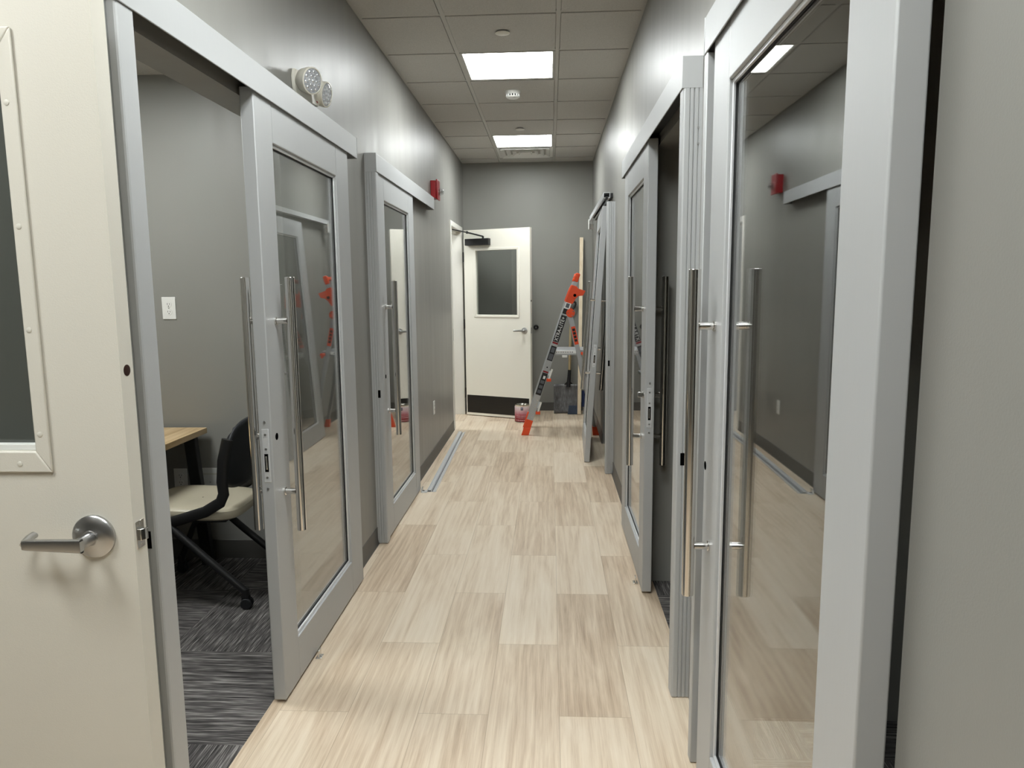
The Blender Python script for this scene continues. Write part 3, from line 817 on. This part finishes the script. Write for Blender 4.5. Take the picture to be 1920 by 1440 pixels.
for sy, dirv, pz in ((-0.045, (0.86, -0.46, -0.20), 0.012), (0.125, (0.97, -0.14, -0.18), 0.004)):
    d = Vector(dirv).normalized(); c = Vector((WL+0.066, ey+sy, ez_+pz))
    hd = MB().lathe(c-d*0.028, d, [(0.030, -0.012), (0.044, 0.0), (0.050, 0.028), (0.051, 0.046), (0.046, 0.048), (0.045, 0.043)], 36).build('lamp_head', M['ivory'], o)
    MB().lathe(c-d*0.028, d, [(0.0448, 0.0435), (0.0445, 0.0455), (0.03, 0.049), (0.012, 0.0505)], 36).build('lens', M['lens'], hd)
    u, w = perp(d)
    b = MB()
    spots = [(0, 0)]+[(0.018, a*60) for a in range(6)]+[(0.034, 15+a*36) for a in range(10)]
    for rr, a in spots:
        p = c-d*0.028+u*rr*math.cos(math.radians(a))+w*rr*math.sin(math.radians(a))
        b.lathe(p, d, [(0.006, 0.044), (0.006, 0.0505-rr*0.10), (0.0035, 0.0530-rr*0.10)], 10)
    b.build('led_cluster', M['led'], hd)
tag(o, 'ivory emergency light with two round lamp heads on the left wall', 'emergency light')

# fire alarm strobe
o = empty('fire_alarm', (WL, 6.36, 2.25))
b = MB(); b.box(WL+0.0005, WL+0.048, 6.225, 6.345, 2.225, 2.372); bx_ = b.build('back_box', M['red'], o, bevel=0.004)
b = MB(); b.box(WL+0.0485, WL+0.062, 6.215, 6.355, 2.215, 2.382); b.build('front_plate', M['red'], o, bevel=0.006)
b = MB(); b.lathe((WL+0.062, 6.31, 2.285), (1, 0, 0), [(0.030, 0), (0.030, 0.012), (0.024, 0.030), (0.012, 0.038)], 20); b.build('strobe_lens', M['strobe'], o)
b = MB(); b.cyl((WL+0.064, 6.295, 2.285), (WL+0.092, 6.295, 2.285), 0.009, 12); b.cyl((WL+0.064, 6.325, 2.285), (WL+0.088, 6.325, 2.285), 0.009, 12); b.build('flash_tube', M['chrome'], o)
tag(o, 'red fire alarm strobe on the left wall above a header end', 'fire alarm')

# wall bumper
o = empty('wall_bumper', (0.834, YF, 0.995))
MB().lathe((0.834, YF-0.0005, 0.998), (0, -1, 0), [(0.030, 0), (0.031, 0.012), (0.028, 0.022), (0.020, 0.024), (0.014, 0.016), (0.006, 0.014)], 28).build('rubber_ring', M['black'], o)
MB().cyl((0.834, YF-0.012, 0.998), (0.834, YF-0.017, 0.998), 0.006, 12).build('screw', M['brushed'], o)
tag(o, 'round black rubber wall bumper beside the cream end door', 'door stop')

# ------------------------------------------------------------------ floor channel
a0, a1 = Vector((0.136, 5.06, 0)), Vector((0.098, 7.21, 0)); d = a1-a0
o = empty('metal_channel', a0, (0, 0, math.atan2(d.y, d.x)-math.pi/2)); Ln = d.length
b = MB(); b.box(-0.032, 0.032, 0, Ln, 0.0008, 0.0035); b.box(-0.032, -0.028, 0, Ln, 0.0035, 0.020); b.box(0.028, 0.032, 0, Ln, 0.0035, 0.014)
b.box(-0.006, -0.002, 0, Ln, 0.0035, 0.017); b.box(-0.0275, -0.0065, 0, Ln, 0.013, 0.0155); b.build('profile', M['aluedge'], o, smooth=False, local=True)
b = MB(); b.box(0.0005, 0.006, 0.002, Ln-0.002, 0.0036, 0.006); b.build('gasket_strip', M['decalgrey'], o, local=True)
b = MB(); b.box(-0.075, -0.033, -0.02, 0.045, 0.0008, 0.003); b.box(-0.075, -0.072, -0.02, 0.045, 0.003, 0.03); b.build('end_clip', M['aluedge'], o, local=True)
tag(o, 'long silver metal channel lying on the floor along the left wall', 'metal channel')

# ------------------------------------------------------------------ paint can
CX, CY = 0.690, 7.830
o = empty('paint_can', (CX, CY, 0))
MB().lathe((CX, CY, 0.001), (0, 0, 1), [(0.080, 0), (0.0825, 0.002), (0.0825, 0.006), (0.081, 0.008), (0.081, 0.184), (0.0825, 0.186), (0.0825, 0.191), (0.077, 0.1915), (0.075, 0.186), (0.062, 0.186), (0.060, 0.182)], 40).build('tin', M['tin'], o)
b = MB(); b.lathe((CX, CY, 0.010), (0, 0, 1), [(0.0812, 0), (0.0816, 0.0005), (0.0816, 0.168), (0.0812, 0.1685)], 40); lb = b.build('label_wrap', M['canlabel'], o)
def on_can(mb, a0_, a1_, z0, z1, rr=0.0820, n=7):
    vs = []
    for k in range(n):
        a = math.radians(-90+a0_+(a1_-a0_)*k/(n-1))
        for z in (z0, z1): vs.append((CX+rr*math.cos(a), CY+rr*math.sin(a), z))
    mb._add(vs, [(2*k, 2*k+2, 2*k+3, 2*k+1) for k in range(n-1)])
b = MB(); on_can(b, -9, 9, 0.138, 0.170); b.build('logo_patch', M['blue'], lb, solid=0.0006)
b = MB(); on_can(b, -5, 5, 0.158, 0.162, 0.0826); on_can(b, -3, 3, 0.146, 0.150, 0.0826); b.build('logo_mark', M['decalwhite'], lb)
b = MB(); on_can(b, -60, 60, 0.014, 0.062, n=15); b.build('red_band', M['canred'], lb, solid=0.0006)
b = MB(); rnd = random.Random(3)
for z0, z1, n in ((0.069, 0.078, 9), (0.050, 0.056, 8), (0.022, 0.034, 7)):
    a = -46
    while a < 44:
        w_ = rnd.uniform(4, 12); on_can(b, a, min(a+w_, 46), z0, z1, 0.0827, 4); a += w_+rnd.uniform(2, 4)
b.build('label_print', simple('faded_pink_label_print', srgb(206, 160, 164), 0.5, bump=(40, 0.02, 0.001)), lb)
b = MB(); b.tube([(CX+0.084*math.cos(t_), CY-0.012, 0.165-0.055*math.sin(t_)*0.2) for t_ in [math.pi*k/16 for k in range(17)]], 0.0015, 8)
tag(o, 'pink and red paint can on the floor at the ladder foot', 'paint can')

# ------------------------------------------------------------------ stepladder (seen from its side)
o = empty('stepladder', (1.09, 7.32, 0))
YN, YFR = 7.10, 7.52
A = Vector((0.742, 0, 0.0)); B = Vector((1.262, 0, 1.56)); Hh = Vector((1.195, 0, 1.215)); Rf = Vector((1.455, 0, 0.0))
dr = (B-A).normalized(); nr = Vector((dr.z, 0, -dr.x)); dl = (Rf-Hh).normalized(); nl = Vector((-dl.z, 0, dl.x))
def P3(p, y): return Vector((p.x, y, p.z))
decal_done = False
for y, s in ((YN, 1), (YFR, -1)):
    ra = MB(); ra.bar(P3(A+dr*0.10, y), P3(A+dr*1.385, y), nr, 0.062, 0.024)
    ra.bar(P3(A+dr*1.385, y), P3(B-dr*0.03, y), nr, 0.040, 0.022)
    rail = ra.build('rail', M['ladder'], o, bevel=0.002)
    b = MB(); b.bar(P3(A+dr*0.055, y), P3(A+dr*0.165, y), nr, 0.070, 0.032)
    foot = A+Vector((0, 0, 0.001))
    b.prism([(foot.x-0.034, 0.001), (foot.x+0.040, 0.001), (foot.x+0.064, 0.078), (foot.x-0.008, 0.078)], 'y', y-0.02, y+0.02)
    b.build('foot', M['orange'], rail, bevel=0.003)
    lg = MB(); lg.bar(P3(Hh+dl*0.02, y), P3(Hh+dl*0.72, y), nl, 0.044, 0.022); lg.bar(P3(Hh+dl*0.72, y+s*0.0), P3(Rf-dl*0.07, y), nl, 0.032, 0.018)
    leg = lg.build('rear_leg', M['ladder'], o, bevel=0.002)
    b = MB(); b.prism([(Rf.x-0.034, 0.001), (Rf.x+0.030, 0.001), (Rf.x+0.004, 0.085), (Rf.x-0.040, 0.085)], 'y', y-0.018, y+0.018); b.build('foot', M['orange'], leg, bevel=0.003)
    # hinge plate
    b = MB(); hp = P3(Hh+Vector((0.004, 0, 0.0)), y-s*0.018)
    b.cyl(hp-Vector((0, 0.006, 0)), hp+Vector((0, 0.006, 0)), 0.042, 24); hg = b.build('hinge_plate', M['orange'], o, bevel=0.002)
    for q in ((0.025, 0.016), (-0.025, 0.0), (0.016, -0.026)):
        b = MB(); b.cyl((hp.x+q[0], y-s*0.026, hp.z+q[1]), (hp.x+q[0], y-s*0.023, hp.z+q[1]), 0.006, 10)
        b.build('rivet', M['chrome'], hg)
    # upper bracket with knob
    b = MB(); c = A+dr*1.50; w2 = 0.038
    pl = [c-dr*0.115-nr*0.036, c-dr*0.115+nr*0.040, c-dr*0.03+nr*0.060, c-dr*0.005+nr*0.112, c+dr*0.045+nr*0.120, c+dr*0.045+nr*0.045, c+dr*0.060+nr*0.024, c+dr*0.060-nr*0.022, c-nr*0.030]
    b.prism([(q.x, q.z) for q in pl], 'y', y-0.017, y+0.017)
    bk = b.build('lock_bracket', M['orange'], o, bevel=0.003)
    kc = c+nr*0.034-dr*0.028
    b = MB(); b.cyl((kc.x, y-s*0.0175, kc.z), (kc.x, y-s*0.030, kc.z), 0.030, 22); b.build('knob', M['orange'], bk, bevel=0.003)
    b = MB(); b.cyl((kc.x, y-s*0.0302, kc.z), (kc.x, y-s*0.032, kc.z), 0.015, 18); b.build('knob_hole', M['hole'], bk)
    b = MB(); b.bar(P3(B-dr*0.048, y), P3(B+dr*0.040, y), nr, 0.046, 0.034); b.build('top_cap', M['orange'], rail, bevel=0.012, seg=3)
b = MB(); b.bar(P3(B+dr*0.01, YN+0.018), P3(B+dr*0.01, YFR-0.018), nr, 0.042, 0.036); b.build('top_rail', M['orange'], o, bevel=0.010, seg=3)
for k, tz in enumerate((0.255, 0.585)):
    c = A+dr*(tz/dr.z)+nr*0.022
    b = MB(); b.box(c.x-0.042, c.x+0.044, YN+0.013, YFR-0.013, c.z, c.z+0.024); tr = b.build('tread', M['ladder'], o, bevel=0.002)
    b = MB(); b.bar((c.x+0.028, YN-0.002, c.z-0.012), (c.x+0.060, YN-0.002, c.z+0.085), (1, 0, 0), 0.018, 0.02); b.build('tread_clip', M['white'], tr, bevel=0.002)
    b = MB(); b.box(c.x+0.005, c.x+0.050, YN-0.014, YN+0.012, c.z-0.038, c.z-0.008); b.build('tread_bracket', M['orange'], tr, bevel=0.003)
PZ = 0.800
pf = MB().box(1.030, 1.345, YN+0.014, YFR-0.014, PZ, PZ+0.050).build('platform', M['ladder'], o, bevel=0.003)
b = MB(); b.box(1.050, 1.255, YN+0.0130, YN+0.0138, PZ+0.017, PZ+0.047); b.build('label', M['decalwhite'], pf)
b = MB()
for k in range(10): b.box(1.058+k*0.0175, 1.066+k*0.0175, YN+0.0122, YN+0.0128, PZ+0.024, PZ+0.036)
b.build('label_print', M['decalgrey'], pf)
b = MB(); b.box(1.262, 1.30, YN+0.0122, YN+0.0135, PZ+0.024, PZ+0.044); b.build('label_badge', M['decalgrey'], pf)
b = MB(); b.box(1.118, 1.168, YN+0.005, YN+0.05, PZ-0.022, PZ-0.001); b.build('clip', M['white'], pf, bevel=0.002)
b = MB(); b.box(1.300, 1.350, YN-0.026, YN-0.012, PZ+0.006, PZ+0.034); b.bar((1.338, YN-0.02, PZ-0.016), (1.310, YN-0.02, PZ+0.03), (1, 0, 0), 0.02, 0.02); b.build('platform_latch', M['orange'], pf, bevel=0.003)
# decals on the near rail
yd = YN-0.0125
def decal(s0, s1, w, mat, name, parent, th=0.0006, y=yd, off=0.0):
    b = MB(); b.bar(P3(A+dr*s0+nr*off, y), P3(A+dr*s1+nr*off, y), nr, w, th); return b.build(name, mat, parent)
near_rail = [c for c in o.children if c.name.startswith('rail')][0]
L1 = decal(0.985, 1.255, 0.056, M['decal'], 'name_decal', near_rail)
me = text_mesh('XTRA-LITE+', 0.060)
ctr = A+dr*1.118
sx = 0.245/max(1e-6, (max(v.co.x for v in me.vertices)-min(v.co.x for v in me.vertices)))
m4 = Matrix.Identity(4)
for i in range(3):
    m4[i][0] = dr[i]*sx; m4[i][1] = -nr[i]*0.85; m4[i][2] = (0, -1, 0)[i]; m4[i][3] = (ctr.x, yd-0.0009, ctr.z)[i]
MB().mesh(me, m4).build('lettering', M['decalwhite'], L1, smooth=False)
decal(0.963, 0.981, 0.056, M['canred'], 'decal_stripe', near_rail)
d2 = decal(0.79, 0.94, 0.054, M['decal'], 'warning_decal', near_rail)
d3 = decal(0.43, 0.66, 0.054, M['decal'], 'warning_decal', near_rail)
decal(0.80, 0.86, 0.040, M['decalgrey'], 'decal_print', d2, y=yd-0.0008); decal(0.875, 0.925, 0.034, M['decalgrey'], 'decal_print', d2, y=yd-0.0008)
for s in (0.45, 0.50, 0.55): decal(s, s+0.032, 0.036, M['decalgrey'], 'decal_print', d3, y=yd-0.0008)
decal(0.60, 0.63, 0.022, M['decalwhite'], 'decal_print', d3, y=yd-0.0008, off=0.004)
decal(0.664, 0.680, 0.054, M['canred'], 'decal_stripe', near_rail)
d4 = decal(1.325, 1.39, 0.056, M['decalwhite'], 'sticker', near_rail); decal(1.335, 1.378, 0.034, M['decalgrey'], 'decal_print', d4, y=yd-0.0008)
decal(1.27, 1.322, 0.054, M['decal'], 'sticker', near_rail)
b = MB(); b.cyl((A+dr*0.72).to_tuple()[:1]+(yd+0.0004, (A+dr*0.72).z), (A+dr*0.72).to_tuple()[:1]+(yd-0.0006, (A+dr*0.72).z), 0.007, 12); b.build('rivet_hole', M['hole'], near_rail)
for s in (0.30, 0.335, 0.20, 0.375):
    q = A+dr*s+nr*0.012; b = MB(); b.cyl((q.x, yd+0.0005, q.z), (q.x, yd-0.002, q.z), 0.005, 10)
    b.build('rivet', M['chrome'], near_rail)
near_leg = [c for c in o.children if c.name.startswith('rear_leg')][0]
b = MB(); b.bar(P3(Hh+dl*0.135, YN-0.0116), P3(Hh+dl*0.315, YN-0.0116), nl, 0.040, 0.0006); ld = b.build('orange_decal', M['orange'], near_leg)
b = MB()
for s in (0.155, 0.19, 0.225, 0.26): b.bar(P3(Hh+dl*s, YN-0.0122), P3(Hh+dl*(s+0.026), YN-0.0122), nl, 0.026, 0.0005)
b.build('decal_print', M['decal'], ld)
tag(o, 'aluminium stepladder with orange feet and hinges standing by the end wall', 'ladder')

# ------------------------------------------------------------------ shovel against the end wall
o = empty('shovel', (1.185, 8.33, 0))
def blade(u, v):
    x = 1.042+u*0.290; z = 0.006+v*0.330
    if v > 0.94: x = 1.187+(x-1.187)*0.985
    y = 8.335+v*0.085-0.035*(2*u-1)**4*0.9+0.02*math.sin(v*math.pi)
    return (x, y, z)
b = MB(); b.grid(blade, 15, 13); bl = b.build('blade', M['shovel'], o, solid=0.003)
b = MB(); b.cyl((1.212, 8.425, 0.30), (1.222, 8.440, 0.42), 0.028, 16, 0.020); b.cyl((1.222, 8.440, 0.42), (1.226, 8.447, 0.50), 0.020, 16, 0.019)
b.prism([(1.15, 0.318), (1.28, 0.318), (1.232, 0.37), (1.20, 0.37)], 'y', 8.418, 8.428)
b.build('socket', M['black'], o)
b = MB(); b.cyl((1.226, 8.447, 0.48), (1.247, 8.486, 1.17), 0.0165, 16); b.build('shaft', M['handlewood'], o)
b = MB(); b.tube([(1.247, 8.486, 1.15), (1.248, 8.489, 1.19), (1.220, 8.492, 1.225), (1.202, 8.495, 1.262), (1.206, 8.497, 1.292)], 0.012, 10)
b.tube([(1.248, 8.489, 1.19), (1.278, 8.492, 1.225), (1.298, 8.495, 1.262), (1.296, 8.497, 1.292)], 0.012, 10)
b.tube([(1.206, 8.497, 1.29), (1.25, 8.498, 1.302), (1.296, 8.497, 1.29)], 0.014, 10)
b.build('grip', M['black'], o)
tag(o, 'dusty square-bladed shovel leaning on the end wall behind the ladder', 'shovel')

o = empty('wood_batten', (1.328, 8.20, 0))
b = MB(); b.bar((1.332, 8.255, 0.006), (1.366, 8.512, 2.03), (1, 0, 0), 0.040, 0.018); b.build('strip', M['batten'], o, bevel=0.001)
tag(o, 'tall pale wooden batten leaning on the end wall by the shovel', 'batten')

o = empty('dustpan', (1.30, 8.22, 0))
b = MB(); b.prism([(1.200, 0.003), (1.315, 0.003), (1.312, 0.105), (1.215, 0.105)], 'y', 8.268, 8.276); b.box(1.200, 1.315, 8.2765, 8.300, 0.003, 0.008)
b.build('pan', M['bluegrey'], o, bevel=0.002)
tag(o, 'small dusty blue-grey dustpan resting against the shovel blade', 'dustpan')

o = empty('scraper', (1.385, 8.30, 0))
b = MB(); b.cyl((1.383, 8.30, 0.085), (1.388, 8.335, 0.27), 0.021, 18); b.build('grip', M['blue'], o, bevel=0.004)
b = MB(); b.cyl((1.388, 8.335, 0.27), (1.397, 8.40, 0.62), 0.0065, 10); b.build('rod', M['brushed'], o)
b = MB(); b.cyl((1.3805, 8.282, 0.003), (1.383, 8.30, 0.086), 0.007, 10); b.build('tip', M['brushed'], o)
tag(o, 'thin metal rod with a dark blue grip standing beside the batten', 'scraper')

# ------------------------------------------------------------------ office desk
o = empty('desk', (-1.16, 3.02, 0))
MB().box(-1.48, -0.845, 2.30, 3.722, 0.712, 0.742).build('desktop', M['desk'], o, bevel=0.0015)
for y in (3.655, 2.42):
    b = MB(); b.bar((-0.905, y, 0.705), (-0.850, y, 0.004), (1, 0, 0), 0.060, 0.040); b.build('leg', M['black'], o, bevel=0.003)
    b = MB(); b.bar((-1.43, y, 0.705), (-1.46, y, 0.004), (1, 0, 0), 0.060, 0.040); b.build('leg', M['black'], o, bevel=0.003)
b = MB(); b.box(-1.40, -0.95, 3.640, 3.670, 0.665, 0.7115); b.box(-1.40, -0.95, 2.405, 2.435, 0.665, 0.7115); b.box(-1.19, -1.15, 2.4355, 3.6395, 0.670, 0.705); b.build('under_frame', M['black'], o)
tag(o, 'light oak office desk with black slanted legs along the office wall', 'desk')

# ------------------------------------------------------------------ nesting chair (faces the desk, -X)
CH = Vector((-0.70, 3.345, 0)); cyaw = math.radians(3)
o = empty('nesting_chair', CH, (0, 0, cyaw))
def seatf(u, v):
    a = 2*math.pi*u; n = 4.2
    c, s = math.cos(a), math.sin(a)
    rx = math.copysign(abs(c)**(2/n), c); ry = math.copysign(abs(s)**(2/n), s)
    prof = [(0.02, -0.030), (0.90, -0.030), (0.985, -0.018), (1.0, 0.0), (0.985, 0.016), (0.93, 0.026), (0.75, 0.030), (0.02, 0.024)]
    t_ = v*(len(prof)-1); k = min(int(t_), len(prof)-2); f_ = t_-k
    rr = prof[k][0]*(1-f_)+prof[k+1][0]*f_; zz = prof[k][1]*(1-f_)+prof[k+1][1]*f_
    return (0.0+rr*rx*0.235, rr*ry*0.212, 0.445+zz-0.012*(rr*rx)-0.0)
b = MB(); b.grid(seatf, 49, 15); st = b.build('seat', M['vinyl'], o, local=True)
MB().box(-0.15, 0.17, -0.16, 0.16, 0.392, 0.414).build('seat_pan', M['shell'], o, local=True, bevel=0.004)
def backf(u, v):
    a = 2*u-1
    z = 0.545+v*0.325
    hw = 0.215*(1-0.10*abs(2*v-1)**3)
    y = a*hw
    # rounded corners
    if v < 0.18: y *= 1-0.28*(1-v/0.18)**2*(abs(a)**2)*0.9
    if v > 0.80: y *= 1-0.20*((v-0.80)/0.20)**2
    x = 0.205+0.055*v-0.035*a*a+0.012*math.sin(v*math.pi)
    zz = z+(-0.035*abs(a)**3 if v > 0.5 else 0.03*abs(a)**3)*(abs(2*v-1))
    return (x, y, zz)
b = MB(); b.grid(backf, 17, 15); b.build('backrest', M['shell'], o, solid=0.022, local=True, bevel=0.0)
for s in (-1, 1):
    y = s*0.216
    # flattened side arm: from back down and forward to the pivot
    pts = [(0.222, y*0.99, 0.80), (0.196, y, 0.70), (0.186, y, 0.60), (0.190, y, 0.545), (0.172, y, 0.505), (0.10, y, 0.462), (-0.02, y, 0.425), (-0.09, y, 0.405)]
    b = MB(); b.tube(pts, 0.026, 14, 0.55, (1, 0, 0.2)); b.build('side_frame', M['black'], o, local=True)
    b = MB(); b.tube([(-0.085, y*1.02, 0.412), (0.10, y*1.04, 0.235), (0.265, y*1.06, 0.085)], 0.0175, 12); lg = b.build('rear_leg', M['black'], o, local=True)
    b = MB(); b.tube([(-0.075, y*0.94, 0.405), (-0.16, y*0.96, 0.24), (-0.225, y*1.0, 0.09)], 0.0145, 12); lf = b.build('front_leg', M['black'], o, local=True)
    for lgx, px in ((lg, 0.272), (lf, -0.228)):
        yy = y*(1.06 if px > 0 else 1.0)
        b = MB(); b.cyl((px-0.004, yy, 0.055), (px-0.004, yy, 0.094), 0.017, 14); b.box(px-0.024, px+0.016, yy-0.006, yy+0.006, 0.03, 0.062)
        cs = b.build('caster', M['black'], lgx, local=True)
        b = MB()
        for dy in (-0.014, 0.014): b.cyl((px, yy+dy-0.007, 0.0265), (px, yy+dy+0.007, 0.0265), 0.0255, 22)
        b.build('caster_wheels', M['shell'], lgx, local=True, bevel=0.003)
b = MB(); b.cyl((-0.085, -0.225, 0.412), (-0.085, 0.225, 0.412), 0.013, 14); b.build('cross_bar', M['black'], o, local=True)
tag(o, 'beige seated black nesting chair on casters at the office desk', 'chair')
